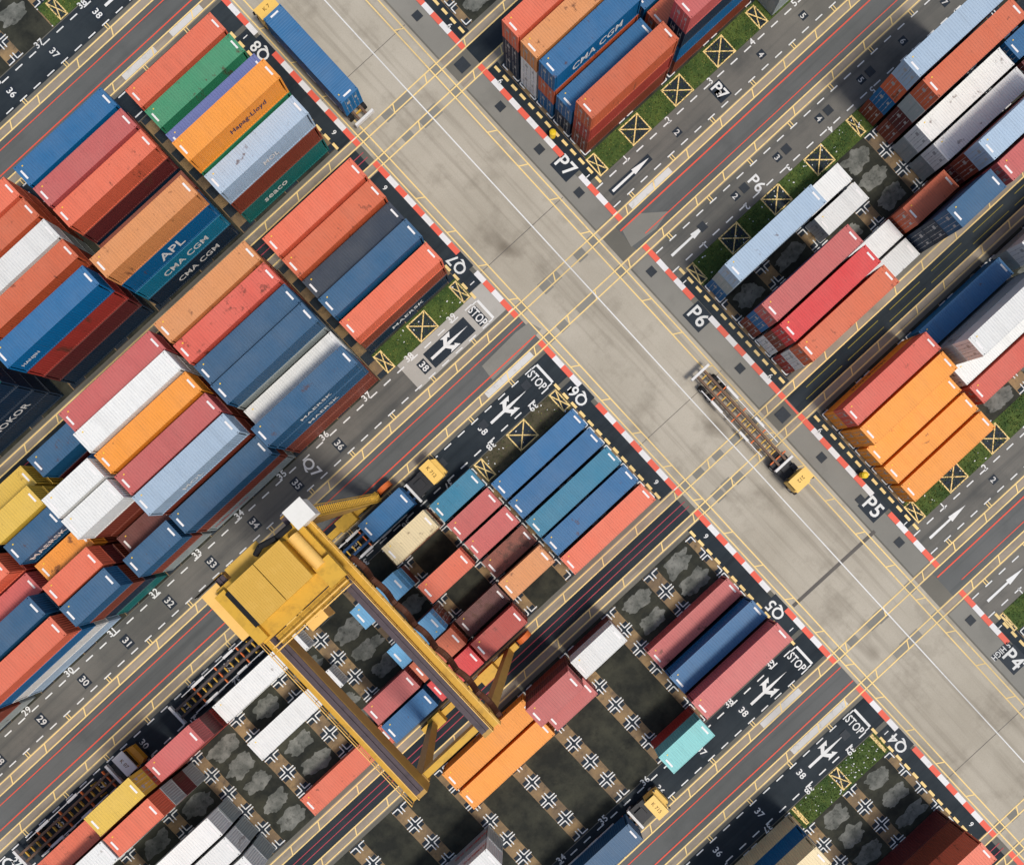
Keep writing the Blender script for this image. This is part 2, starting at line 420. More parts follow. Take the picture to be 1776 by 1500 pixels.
# kerb stripes along the block ends (red and white), broken at signs and runways
def kerb(uc, side):
    L = 1.45
    for n in CN:
        for seg in ((2.1, 23.95),):
            a, b = bv(n, seg[0]), bv(n, seg[1]); a, b = min(a, b), max(a, b)
            sg = {'Q': {'8':-56.6,'7':-24.2,'6':-3.95,'5':29.2,'4':50.1}, 'P': {'7':-24.0,'6':-1.35,'5':28.2,'4':52.1}}[side].get(n)
            v = a; i = 0
            while v < b:
                e = min(v+L, b)
                if sg is None or not (sg-1.5 < (v+e)/2 < sg+1.5):
                    (KR if i % 2 == 0 else KW).q(uc-.32, uc+.32, v, e, z2)
                v = e; i += 1
    for k, vs in T.items():
        for a, b in ((vs[0], vs[1]), (vs[2], vs[3])): KR.q(uc-.32, uc+.32, a+.08, b-.08, z2)
kerb(13.08, 'Q'); kerb(29.2, 'P')
KR.q(29.05, 29.3, T[3][1]+.1, T[3][2]-.1, z2)
# yellow dashes along the row ends
for side, uc in (('Q', 11.06), ('P', 30.4)):
    for n in CN:
        t = 2.55
        while t < 19.6:
            a, b = bv(n, t), bv(n, t+.85); Y.q(uc-.16, uc+.16, min(a,b), max(a,b), z1); t += 1.4
        d = '+v' if side == 'P' else '-v'
        W.text('6', .62, 29.75 if side == 'P' else 12.0, bv(n, 4.2), z2, d); 
        if side == 'Q': BK.q(11.55, 12.35, bv(n,18.3), bv(n,19.1), .0285)
        W.text('1', .62, 29.75 if side == 'P' else 11.95, bv(n, 18.7), z2, d)
# lane dashes, ticks and bay numbers
for side in ('Q', 'P'):
    for n in CN:
        s = CN[n][1]
        u = 9.75 if side == 'Q' else 30.0
        i = 0
        while -80 < u < 90:
            W.q(u-.52, u+.52, bv(n, 20.4)-.075, bv(n, 20.4)+.075, z2)
            W.q(u-.52+.1, u+.52+.1, bv(n, 23.25)-.07, bv(n, 23.25)+.07, z2)
            if i % 3 == 1:
                for du in (-.2, .12): Y.line((u+du, bv(n, 23.32)), (u+du, bv(n, 23.98)), .1, z3)
            u += -2.08 if side == 'Q' else 2.08; i += 1
        up = '+u' if s > 0 else '-u'
        if side == 'Q':
            for j in range(0, 14):
                b = 39 - j; u = 7.75 - 6.53*j
                lab = str(b)
                W.text(lab, .78, u-.2, bv(n, 19.96), z2, up)
                if b != 39 and not (n == '7' and j in (2,)): 
                    BK.q(u+.35-.55, u+.35+.55, bv(n,21.9)-.75, bv(n,21.9)+.75, .0285)
                    (W2 if n == '7' and j > 1 else W).text(lab, .8, u+.35, bv(n, 21.9), z2, '+v')
        else:
            for j in range(0, 9):
                u = 34.2 + 6.5*j
                W.text(str(j+1), .8, u+.1, bv(n, 20.15), z2, up)
                if j: BK.q(u-.5, u+.4, bv(n,21.9)-.45, bv(n,21.9)+.45, .0285); W2.text(str(j+1), .7, u-.1, bv(n, 21.9), z2, '+v')
        # arrows and stop bars
        vc = bv(n, 21.85)
        if side == 'Q' and n != '8':
            ps = [(2.8,.17),(5.4,.17)]
            if n == '7': BK.q(2.4, 8.6, vc-1.05, vc+1.05, .0285); BK.q(9.3, 10.5, vc-1.1, vc+1.1, .0285)
            if n in '654': pass
            W.q(2.75, 5.3, vc-.16, vc+.16, z2)
            W.poly([(5.3,vc-.2),(5.3,vc+.2),(8.35,vc)], z2)
            for sg in (-1, 1):
                W.poly([(4.75,vc+sg*.16),(5.25,vc+sg*.16),(5.75,vc+sg*.62),(5.9,vc+sg*.42),(6.35,vc+sg*.95),(4.9,vc+sg*.95),(5.2,vc+sg*.72)], z3)
            W.q(10.9, 11.2, vc-1.35, vc+1.35, z2)
            for sg in (-1, 1): W.q(10.25, 10.9, vc+sg*1.35-.07, vc+sg*1.35+.07, z2)
            W.text('STOP', 1.05, 9.9, vc, z2, '+v', sx=.68)
        elif side == 'P':
            if n == '7': BK.q(30.4, 36.5, vc-.42, vc+.42, .0285)
            W.poly([(30.7,vc-.16),(30.7,vc+.16),(34.0,vc+.12),(34.0,vc-.12)], z2)
            W.poly([(33.9,vc-.36),(33.9,vc+.36),(36.3,vc)], z3)
# pale painted bars beside the stop lines
for u0, u1, v in ((-1.2, 3.6, T[0][3]-.46), (6.0, 10.6, T[0][2]+.46), (4.5, 11.5, T[2][2]+.46), (2.0, 8.0, T[4][1]-.46), (2.5, 11.0, T[4][2]+.46), (31.0, 37.2, T[2][1]-.46)):
    W2.q(u0, u1, v-.36, v+.36, z1)
# signs painted at the block ends
def sign(side, n, v, txt, u, sz=1.62):
    BK.q(u-1.25, u+1.2, v-1.35, v+1.35, .0285)
    W.text(txt, sz, u, v, z2, '+v' if side == 'P' else '-v', sx=.95)
for n, v in (('8',-56.6),('7',-24.2),('6',-3.95),('5',29.2),('4',50.1)): sign('Q', n, v, 'Q'+n, 12.2)
for n, v, u in (('7',-24.0,28.75),('6',-1.35,28.3),('5',28.2,28.35),('4',52.1,28.45)): sign('P', n, v, 'P'+n, u, 1.75)
BK.q(26.75, 29.4, 50.05, 50.85, .0285); W.text('5 HIGH', .72, 27.95, 50.45, z2, '-u', sx=.8)
BK.q(46.5, 48.2, -19.5, -17.3, .0285); W.text('P7', 1.35, 47.35, -18.4, z2, '+v')
W.text('Q7', 1.5, -15.6, -18.55, z2, '+v'); W.text('P6', 1.4, 43.4, bv('6', 21.3), z2, '+v')
W.text('Q6', 1.6, -71.2, bv('6', 21.9), z2, '+v')
# yellow crossed boxes
XB = [('7',-2.0,-.78),('7',3.1,5.9),('7',9.65,10.8),('7',30.8,32.1),('7',35.87,38.76),('7',42.4,45.3),('7',48.9,51.8),('7',55.4,56.8),
      ('6',30.9,32.0),('6',35.9,38.8),('6',42.45,45.25),('6',49.08,51.87),('6',55.65,56.64),('6',-1.95,-.7),('6',3.07,5.86),('6',9.65,10.76),
      ('4',-2.0,-1.5),('4',3.8,5.15),('4',10.25,10.67),('5',30.85,32.1),('5',35.9,38.8),('5',42.4,45.2),('4',30.6,31.2),('9',-2.0,-.8)]
for n, a, b in XB:
    v0, v1 = sorted((bv(n, 17.18), bv(n, 19.72)))
    BK.q(a, b, v0, v1, .0325)
    w = .14
    for (p, q_) in (((a+.08,v0+.08),(b-.08,v0+.08)),((a+.08,v1-.08),(b-.08,v1-.08))): Y.line(p, q_, w, z2)
    for (p, q_) in (((a+.08,v0),(a+.08,v1)),((b-.08,v0),(b-.08,v1))): Y.line(p, q_, w, z3)
    Y.line((a+.1,v0+.1),(b-.1,v1-.1), .13, .0445); Y.line((a+.1,v1-.1),(b-.1,v0+.1), .13, .0485)
for nm, mb, mt in (('yellow_markings', Y, 'yellow'),('white_markings', W, 'white'),('worn_markings', W2, 'white_worn'),('red_markings', RD, 'red'),('faded_red_markings', PK, 'pink'),
                   ('thin_yellow_markings', TY, 'thin_yellow'),('black_ground_paint', BK, 'black'),('white_kerb_stripes', KW, 'kerb_white'),('red_kerb_stripes', KR, 'kerb_red')):
    struct(nm, mb, M[mt])
# repairs and joints on the main road
pt, jt = MB(), MB()
for v in (-47.9, -21.7, 4.88, 57.0, -74.0): jt.line((13.3, v), (26.1, v+.05), .07, .0165)
jt.line((13.9, 30.25), (26.6, 30.35), .42, .0165)
rnd = random.Random(5)
for k, vs in T.items():
    for a, b in ((vs[0], vs[1]), (vs[2], vs[3])):
        for uc in (14.15, 25.25): pt.q(uc-.62, uc+.62, a-.2, b+.2, .0205)
        for uc in rnd.sample([16.3, 17.9, 19.3, 20.6, 22.0, 23.2], 3): pt.q(uc-.7, uc+.6, a-rnd.uniform(-.05,.3), b+rnd.uniform(-.1,.35), .0205)
for pts in ([(14.2,-12.4),(10.5,-12.0),(6.2,-11.9),(6.4,-13.9),(11.8,-14.1),(13.7,-13.9)], [(28.0,-12.3),(31.5,-11.9),(33.8,-12.4),(31.2,-14.5),(28.5,-14.3)]):
    pt.poly(pts, .0205)
pt.q(26.4, 28.85, -38.0, -16.4, .005); pt.q(26.4, 28.85, -10.4, 11.0, .005); pt.q(26.4, 28.85, 15.7, 37.2, .005); pt.q(26.4, 28.85, 43.2, 64.6, .005); pt.q(26.4, 28.85, -64.0, -42.4, .005)
struct('asphalt_patch', pt, M['patch']); struct('road_joint', jt, M['joint'])

# ------------------------------------------------------------------ containers
COL = dict(c=(226,108,78), o=(206,98,62), t=(222,146,88), p=(192,90,88), d=(208,88,72), r=(168,58,50), R=(214,52,56), b=(128,58,42), m=(96,38,40), n=(14,42,66), N=(26,84,122), B=(0,98,150),
           s=(98,164,204), E=(16,122,156), e=(12,110,108), T=(128,206,204), G=(50,138,98), P=(98,110,166), l=(166,188,208), g=(158,166,164), w=(226,226,222), k=(224,204,160), y=(224,184,72), O=(240,150,48))
WORD = dict(c='coral red', o='rust orange', t='tan orange', p='rose red', d='brick red', r='dark red', R='bright red', b='brown', m='maroon', n='navy', N='slate blue', B='blue', s='sky blue', E='teal blue', e='teal green',
            T='pale mint', G='green', P='periwinkle', l='pale blue grey', g='grey', w='white', k='cream', y='yellow', O='orange')
def make_container(L):
    hw, hl = 1.219, L/2
    b = MB()
    n = int(round((L-.5)/.2835)); x0 = -n*.2835/2
    for sy in (-1, 1):                                   # corrugated long walls
        pr = []
        for i in range(n):
            xa = x0 + i*.2835
            for dx, d in ((0,.045),(.07,.045),(.11,.01),(.2,.01),(.2435,.045)): pr.append((xa+dx, sy*(hw-d)))
        vs = [(x,y,.06) for x,y in pr] + [(x,y,.955) for x,y in pr]; k = len(pr)
        b.add(vs, [((i,i+1,k+i+1,k+i) if sy < 0 else (i+1,i,k+i,k+i+1)) for i in range(k-1)])
    pr = []                                              # corrugated front wall (+x)
    for i in range(8):
        ya = -1.1 + i*.275
        for dy, d in ((0,.05),(.07,.05),(.11,.015),(.2,.015),(.24,.05)): pr.append((hl-d, ya+dy))
    k = len(pr); b.add([(x,y,.06) for x,y in pr] + [(x,y,.955) for x,y in pr], [(i,i+1,k+i+1,k+i) for i in range(k-1)])
    pr = []                                              # ribbed roof
    for i in range(n):
        xa = x0 + i*.2835
        for dx, d in ((0,.0),(.1,.0),(.13,-.006),(.23,-.006),(.26,.0)): pr.append((xa+dx, .992+d))
    k = len(pr); b.add([(x,-hw+.06,z) for x,z in pr] + [(x,hw-.06,z) for x,z in pr], [(i,i+1,k+i+1,k+i) for i in range(k-1)])
    for sy in (-1, 1):
        b.box(-hl+.1, hl-.1, sy*hw-.06 if sy > 0 else sy*hw, sy*hw if sy > 0 else sy*hw+.06, .945, .996)
        b.box(-hl+.1, hl-.1, sy*hw-.06 if sy > 0 else sy*hw, sy*hw if sy > 0 else sy*hw+.06, .015, .065)
        for sx in (-1, 1):
            xs = sorted((sx*hl, sx*(hl-.17))); ys = sorted((sy*hw, sy*(hw-.15)))
            b.box(xs[0], xs[1], ys[0], ys[1], 0, 1.0)
    for sx in (-1, 1):
        xs = sorted((sx*(hl-.005), sx*(hl-.3))); b.box(xs[0], xs[1], -hw+.15, hw-.15, .94, .993)
        b.box(xs[0], xs[1], -hw+.15, hw-.15, .012, .06)
        xm = sx*(hl-.42); b.box(xm-.1, xm+.1, -.55, .5, .9, .9985, 1)
    b.box(-hl+.8, -hl+.95, .7, .82, .9, .998, 2)
    b.box(-hl+.3, hl-.3, -hw+.08, hw-.08, .03, .06)
    body = b
    doors = []
    for sy in (-1, 1):
        d = MB(); ys = sorted((sy*.015, sy*(hw-.15)))
        d.box(-hl+.03, -hl+.08, ys[0], ys[1], .065, .935)
        for f in (.28, .72):
            y = sy*(hw-.15)*f; d.cyl((-hl+.012, y, .05), (-hl+.012, y, .95), .022, 6, 1)
            d.box(-hl+.0, -hl+.03, y-.07, y+.07, .40, .43, 1)
        d.box(-hl+.026, -hl+.031, sy*.3-.12 if sy > 0 else -.75, sy*.3+.3 if sy > 0 else -.5, .6, .75, 1)
        doors.append(d)
    return body, doors
PROTO = {}
def container(code, cu, v, z, L, h, label, door_plus=False, name='shipping_container', rz=0.0, rust=None, text=None):
    if L not in PROTO:
        body, doors = make_container(L)
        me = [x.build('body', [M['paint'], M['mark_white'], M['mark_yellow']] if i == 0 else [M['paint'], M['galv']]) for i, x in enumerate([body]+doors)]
        PROTO[L] = [o.data for o in me]
        for o in me: bpy.data.objects.remove(o)
    jr = random.uniform(-.03, .03)
    root = thing(name, label, 'container', (cu+jr, -v+random.uniform(-.025,.025), z), rz + (math.pi if door_plus else 0) + random.uniform(-.0015,.0015), 'shipping containers stacked in the yard')
    root.scale = (1, 1, h)
    f = random.uniform(.9, 1.08); c = [min(.9, x*f) for x in lin(*COL[code])]
    a = random.choice((0,.1,.2,.3,.5)) if rust is None else rust
    for me, nm in zip(PROTO[L], ('body','door','door')):
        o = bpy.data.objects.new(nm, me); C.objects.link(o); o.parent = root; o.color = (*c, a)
    if text:
        for (t, size, x, zc, mat, side) in text:
            tb = MB(); sy = -1 if side == '+v' else 1
            Mx = Matrix.Translation((x, sy*1.226, zc/h)) @ Matrix.Diagonal((1,1,1/h,1)) @ Matrix.Rotation(math.pi if sy > 0 else 0, 4, 'Z') @ Matrix.Rotation(math.pi/2, 4, 'X')
            tb.text(t, size, 0, 0, 0, None, 0, Mx); tb.build('lettering', M[mat], root)
    return root
ORD = ['first','second','third','fourth','fifth','sixth','seventh','eighth','ninth','tenth']
NUM = ['zero','one','two','three','four','five','six']
TXT = {('Q','8',5,4.2,4):[('Hapag-Lloyd',.85,1.2,1.5,'text_navy','+v')], ('Q','8',6,4.2,3):[('MOL',.7,.3,1.4,'text_white','+v')], ('Q','8',6,4.2,1):[('seaco',.7,-1.5,1.4,'text_white','+v')],
       ('Q','8',6,-9.5,3):[('APL',1.3,0,1.4,'text_white','+v')], ('Q','8',6,-9.5,2):[('CMA CGM',.95,.3,1.4,'text_white','+v')], ('Q','8',6,-9.5,1):[('CMA CGM',.9,.6,1.4,'text_white','+v')],
       ('Q','8',6,-36.4,4):[('SINOKOR',1.0,1,1.4,'text_white','+v')], ('Q','8',6,-36.4,2):[('SINOKOR',1.0,1,1.4,'text_white','+v')],
       ('Q','8',6,-22.5,4):[('HANJIN',.6,-4.3,1.3,'text_white','+v')], ('P','7',4,37.4,3):[('CMA CGM',1.1,0,1.4,'text_white','+v')],
       ('Q','7',1,-9.3,4):[('MAERSK',.8,0,1.4,'text_white','+v')], ('Q','7',1,-9.3,3):[('MAERSK',.8,0,1.4,'text_white','+v')], ('Q','7',2,-22.3,4):[('MOL',.9,-1,1.4,'text_white','+v')],
       ('Q','7',2,4.2,1):[('MAERSK',.9,0,1.4,'text_white','+v')], ('Q','7',4,-38.7,4):[('MAERSK',.9,0,1.4,'text_white','+v')], ('P','5',6,37.4,1):[('Hapag-Lloyd',.9,0,1.3,'text_navy','-v')],
       ('Q','5',6,-21.5,1):[('Hapag-Lloyd',.9,1,1.3,'text_navy','-v')], ('Q','7',1,-22.1,1):[('HAMBURG SUD',.5,-3,1.4,'text_red','+v')],
       ('Q','5',3,-34.6,1):[('HAMBURG SUD',.5,3.5,1.4,'text_red','-v')], ('Q','5',3,-34.6,2):[('HAMBURG SUD',.5,3.5,1.4,'text_red','-v')]}
ST = '''Q8 4.2 40: 1 bc 5.3;2 GG 5.1;3 m 2.6;4 gnP 8.6;5 bnGO 11.4;6 ebl 8.5
Q8 -9.5 40: 1 bnB 7.9;2 bcp 7.8;3 nmc 7.6;4 b 2.6;5 n 2.6;6 nEBt 11.3
Q8 -23 40: 1 bcc 7.9;2 bco 7.8;3 ggw 7.6;4 mbo 7.6;5 b 2.6
Q8 -22.5 40: 6 nmrB 11.4
Q8 -36.4 40: 6 nnnne 13
Q8 -50 40: 6 nbbb 10.8
Q7 4.2 40: 6 bbc 8.5;5 bbo 8.3;4 nnn 7.7;3 nnN 8.7;2 nbc 7.7
Q7 -9.3 40: 6 bbbt 10.8;5 bbbd 10.8;4 nnnN 10.5;3 gngN 11.2;2 ggw 7.6;1 bbNN 10.8
Q7 -22.3 40: 6 bbbp 10.5;5 wwww 11.3;4 bbbO 11.1;3 bbbp 11;2 mmbl 11.4
Q7 -22.1 40: 1 gbN 8
Q7 -31.8 20: 6 nmN 8;5 nB 5.2;4 bbbw 11.8;3 mbbw 11.8;2 mm 5.2;1 gbN 7.7
Q7 -38.7 20: 6 nyy 8;5 bbyy 10;4 bbnN 9.8;3 bbO 7.9;2 bbmc 9.8;1 enbN 10.1
Q7 -48.8 40: 6 nngw 10.4;4 bbrc 10.2;3 bmp 8.1;2 nnnN 10.7;1 lwBc 10.4
Q7 -62 40: 1 gbbb 10.4
Q6 4.24 40: 2 B 2.6;3 B 2.6;4 E 2.6;5 B 2.6;6 c 2.6
Q6 -5.45 20: 1 E 2.6;2 p 2.6;3 p 2.6;4 b 2.6;5 bt 5.2
Q6 -12 20: 1 bk 5.2;3 bc 5.2;5 m 2.6;6 mr 5.2
Q6 -18.4 20: 2 bss 7.8;4 bbs 7.8;5 bo 5.2;6 mR 5.2
Q6 -25.1 20: 5 mp 5.2;6 nB 5
Q6 -34.8 40: 1 w 2.8;3 w 2.8;6 c 2.6
Q6 -44.5 20: 1 rmp 7.8
Q6 -51.1 20: 1 cccy 10.4;2 gmgc 10.4
Q6 -60.5 40: 1 ccc 7.8;2 ggww 10.4
Q6 -54 40: 4 gw 5.6;5 gw 5.6;6 gw 5.6
Q6 -67 40: 4 pp 5.4
Q5 4.2 40: 4 p 2.6;3 nB 5.4;2 mmp 7.9
Q5 -5.5 20: 6 mw 5.6;1 rT 5.3
Q5 -12 20: 6 bmp 8;5 p 2.7
Q5 -21.5 40: 6 O 2.8;5 O 2.8
Q5 -34.6 40: 3 gw 5.8
Q4 4.2 40: 5 mbc 8.7
Q4 -8.7 40: 1 kBk 8.2
P7 37.4 40: 6 nnc 8.1;5 wwt 8;4 Bob 8.1;3 nB 5.3;2 bro 8.1
P7 50.5 40: 4 nB 5.2;3 bo 5.2;2 bBnp 10.4
P7 63.5 40: 2 mp 5.4;1 gggg 10.4
P6 37.4 40: 2 Bgl 8;4 bBp 8.1;5 wbR 8;6 rwo 8
P6 47.2 20: 2 w 2.6;3 w 2.6;5 w 2.6;6 w 2.6
P6 53.6 20: 5 bo 5.3;6 nnnN 10.4
P6 63.6 40: 1 bBol 10.4;2 bmgo 10.4;3 gw 5.4;4 gw 5.4;5 bmbl 10.4;6 mmmp 10.4
P6 76.6 40: 3 BB 5.3;4 mm 5.3
P5 37.4 40: 6 Od 5.3;5 OO 5.2;4 O 2.6;3 O 2.6;2 O 2.6
P5 50.4 40: 6 B 2.6;5 ggw 8.8;4 w 2.6;3 d 2.6
P5 63.6 40: 6 gw 5.4'''
TXT[('P','7',4,37.4,3)] = TXT[('P','7',4,37.4,3)]
for ln in ST.split('\n'):
    head, rows = ln.split(':'); bl, cu, ty = head.split(); cu = float(cu); L = 12.192 if ty == '40' else 6.058
    side, n = bl[0], bl[1]
    bay = int(abs(cu - UE[side])//6.5)
    for it in rows.split(';'):
        r, code, z = it.split(); r = int(r); h = float(z)/len(code)
        if bl == 'P7' and r == 4 and cu < 40: code = 'BoB'
        for i, cc in enumerate(code):
            nt_ = len(code)
            tier = 'standing alone' if nt_ == 1 else (f'topmost of {NUM[nt_]}' if i == nt_-1 else ('bottom of a stack' if i == 0 else f'{ORD[i]} tier of a stack'))
            lab = f"{WORD[cc]} {'forty' if ty == '40' else 'twenty'}-foot container, {tier}, block {bl} row {NUM[r]}, {ORD[min(bay,9)]} bay slot"
            dp = bl == 'Q6' and (cu, r) in ((-51.1,1),(-18.4,4))
            rust = .9 if (bl == 'Q6' and cc in 'bm') else (.5 if cc in 'tko' else None)
            container(cc, cu, bv(n, ROWT[r]+1.4), .05+i*h, L, h-.012, lab, dp, rust=rust, text=TXT.get((side, n, r, cu, i+1)))

# ------------------------------------------------------------------ terminal trucks and trailers
def wheel(parent, x, y, r=.5, w=.32):
    t = MB(); t.cyl((x,y-w/2,r),(x,y+w/2,r), r, 20); t.cyl((x,y-w/2-.01,r),(x,y+w/2+.01,r), r*.5, 14, 1)
    return t.build('wheel', [M['rubber'], M['galv']], parent)
def tractor(label, u, v, rz, cab='cab_yellow', roof='cab_yellow', num='K 712'):
    t = thing('terminal_tractor', label, 'truck', (u,-v,.02), rz, 'yellow terminal tractors')
    b = MB(); b.box(-3.2,1.1,-.45,.45,.55,.95); b.box(-3.0,-.5,-1.05,1.05,.75,1.0); b.box(-2.3,-1.2,-.5,.5,1.0,1.22); b.box(.2,1.55,-1.15,1.15,.45,.9)
    b.cyl((-.45,-.9,1),(-.45,-.9,2.6),.09,8); b.box(-1.3,-.5,.55,1.1,.6,1.25); b.build('chassis', M['chassis'], t)
    b = MB(); b.box(-.35,.95,-1.18,1.18,.9,2.0); b.add([(.95,-1.18,.9),(1.5,-1.0,.9),(1.5,1.0,.9),(.95,1.18,.9),(.95,-1.18,1.75),(1.45,-.95,1.55),(1.45,.95,1.55),(.95,1.18,1.75)], [(0,1,5,4),(1,2,6,5),(2,3,7,6),(4,5,6,7)])
    for x in (-.3,.9):
        for y in (-1.1,1.1): b.box(x-.06,x+.06,y-.06,y+.06,2.0,2.75)
    cabo = b.build('cab', M[cab], t)
    b = MB(); b.box(-.28,.86,-1.08,1.08,2.0,2.74); b.build('window', M['glass'], cabo)
    b = MB(); b.box(-.5,.98,-1.25,1.25,2.75,2.88); rf = b.build('roof', M[roof], t)
    b = MB(); b.text(num, .42, 0,0,0,None,0, Matrix.Translation((.25,0,2.886)) @ Matrix.Rotation(-math.pi/2,4,'Z')); b.build('lettering', M['text_brown'], rf)
    for sy in (-1,1):
        b = MB(); b.box(1.1,1.25,sy*1.3-.1,sy*1.3+.1,1.9,2.3); b.build('mirror', M['chassis'], t)
        wheel(t,.75,sy*1.0); wheel(t,-2.4,sy*.95); 
    return t
def trailer(label, u, v, rz, L=12.6, col='frame_brown', cross='frame_yellow'):
    """origin under the front bolster; the bed runs back along -x"""
    t = thing('container_trailer', label, 'trailer', (u,-v,.02), rz, 'skeletal container trailers')
    b = MB()
    for y in (-.5,.5): b.box(-L,0,y-.13,y+.13,1.05,1.4)
    b.build('frame', M[col], t)
    x = -.9; i = 0
    while x > -L+.4:
        b = MB(); w = 1.15 if i % 4 == 0 else .36; b.box(x-.07,x+.07,-w,w,1.02,1.25); b.build('crossbar', M[cross if i % 4 else 'orange_rail'], t); x -= .82; i += 1
    for sy in (-1,1):
        b = MB(); b.box(-L+1.6,-2.2,sy*1.2-.05,sy*1.2+.05,1.0,1.14); b.box(-6.0,-4.6,sy*1.2-.14,sy*1.2+.14,1.15,1.3); b.box(-L+3.2,-L+5,sy*1.2-.14,sy*1.2+.14,1.15,1.3); b.build('side_guide', M['white_metal'], t)
    for x in (-.0, -L):
        b = MB(); b.box(x-.14,x+.14,-1.3,1.3,1.1,1.55); b.build('bolster', M['white_metal'], t)
    for x in (-L+1.6,-L+2.9):
        for y in (-.95,.95): wheel(t, x, y, .5, .5)
    for y in (-.8,.8):
        b = MB(); b.box(-3,-2.85,y-.08,y+.08,.0,1.1); b.build('landing_leg', M[cross], t)
    return t
DN, UR = -math.pi/2, 0.0
tractor('yellow tractor pulling the empty trailer down the main road', 23.6, 19.3, DN, num='212'); trailer('empty rusty brown trailer behind the yellow tractor on the main road', 23.75, 17.3, DN, 13.9)
tractor('yellow tractor of the blue forty-foot container in the main road', 15.4, -57.5, math.pi/2, num='K 7'); trailer('trailer carrying the blue forty-foot container in the main road', 15.4, -55.0-.2, math.pi/2, 12.6)
container('B', 15.3, -50.1, 1.46, 12.192, 2.75, 'blue forty-foot container with brown sides riding a trailer in the main road', rz=math.pi/2, rust=.1)
tractor('yellow tractor with numbered roof in the truck lane of block Q6', -6.0, -8.7, UR, num='K 712'); trailer('blue trailer carrying a blue twenty-foot container in the Q6 truck lane', -8.9, -8.45, UR, 12.4, 'frame_blue')
container('B', -12.4, -8.5, 1.46, 6.058, 2.6, 'blue twenty-foot container on the trailer in the Q6 truck lane', rust=.05)
tractor('yellow tractor with pale numbered roof in the truck lane of block Q5', -13.0, 35.35, UR, num='K 715'); trailer('trailer under the blue container in the Q5 truck lane', -15.6, 35.3, UR, 12.6)
container('N', -22.1, 35.25, 1.46, 12.192, 2.6, 'blue forty-foot container on a trailer in the Q5 truck lane', rust=.1)
tractor('orange tractor with white roof in the Q6 truck lane beside the cream container', -52.3, -8.1, UR, 'cab_orange', 'cab_white', 'K 07'); trailer('long empty brown trailer behind the orange tractor with white roof', -54.6, -8.2, UR, 13.9)
tractor('yellow tractor standing under the gantry crane machinery platform', -28.3, -8.2, UR); trailer('empty grey brown trailer standing under the yellow gantry crane', -31.0, -8.2, UR, 14.0, 'frame_dark')

# ------------------------------------------------------------------ rubber tyred gantry crane
ct = thing('gantry_crane', 'yellow rubber-tyred gantry crane spanning block Q6 on the runway lanes', 'crane', (-19.5, 0, .02))
def cp(name, mb, mats, parent=None): return mb.build(name, mats, parent or ct)
GU = {1: 19.5-15.6, -1: 19.5-23.3}
VN, VF = -12.2, 12.6
for s in (1, -1):
    x = 19.5-15.6 if s > 0 else 19.5-23.0
    b = MB(); b.box(x-.45,x+.45,-VF,-VN,22.0,23.85); gd = cp('girder', b, M['crane_tan'])
    b = MB(); b.box(x-.42,x+.42,-VF+.4,-VN-.2,23.853,23.98); b.box(x-.06,x+.06,-VF+.4,-VN-.2,23.98,24.12); cp('rail', b, M['rail_top'], gd)
    b = MB(); xo = x + s*.85; b.box(min(xo-.38,xo+.38),max(xo-.38,xo+.38),-VF,-VN-1,23.0,23.06); wk = cp('walkway', b, M['crane'], gd)
    b = MB()
    for xx in (xo+.4, xo-.4):
        for zz in (23.5, 24.0): b.beam((xx,-VF,zz),(xx,-VN-1,zz),.06,.06)
        y = -VF
        while y < -VN-1: b.beam((xx,y,23),(xx,y,24.0),.06,.06); y += 1.3
    cp('railing', b, M['crane_pale'], gd)
    for vv, vb in ((-11.3,-11.1),(12.0,11.75)):
        xb = 19.5-13.1 if s > 0 else 19.5-24.6
        b = MB(); b.taper((xb,-vb,1.9),(x,-vv,22.0),.75,.8,1.1,.9); cp('leg', b, M['crane_tan'])
for vb in (-11.1, 11.75):
    b = MB(); b.box(-6.6,7.6,-vb-.35,-vb+.35,1.2,2.0); b.box(-5.2,-3.6,-vb-.7,-vb+.7,2.0,3.2); b.box(2.2,4.4,-vb-.75,-vb+.6,2.0,3.4); cp('sill_beam', b, M['crane'])
    b = MB(); b.box(-3.5,4.2,-vb*1.01-.3,-vb*1.01+.3,20.6,21.9); cp('tie_beam', b, M['crane'])
    for x in (-6.2,-4.6,5.6,7.2):
        w = MB(); w.cyl((x,-vb-.3,.75),(x,-vb+.3,.75),.75,20); w.cyl((x,-vb-.33,.75),(x,-vb+.33,.75),.36,14,1); cp('wheel', w, [M['rubber'], M['crane']])
    b = MB(); b.cyl((8.6,-vb-.3,1.1),(8.6,-vb+.3,1.1),.9,22,0); cp('cable_reel', b, M['orange_rail'])
b = MB()                                                # stair tower up the near leg
p0, p1 = Vector((7.4,10.6,2.0)), Vector((5.0,11.2,22.5))
for dy in (-.4,.4): b.beam(p0+Vector((0,dy,0)),p1+Vector((0,dy,0)),.14,.14); b.beam(p0+Vector((.5,dy,.9)),p1+Vector((.5,dy,.9)),.06,.06)
for i in range(42): b.beam(p0.lerp(p1,i/41)+Vector((0,-.4,0)), p0.lerp(p1,i/41)+Vector((.3,.4,0)),.1,.05)
cp('stair', b, M['crane'])
tr = MB(); tr.box(-4.2,4.6,5.4,11.2,24.2,24.6); tr.box(3.0,4.7,5.0,7.2,24.6,25.3); tr.box(-4.4,-3.4,5.6,10.8,24.6,25.2); tr.box(-3.2,4.2,4.4,5.3,24.2,24.35); cp('trolley', tr, M['crane'])
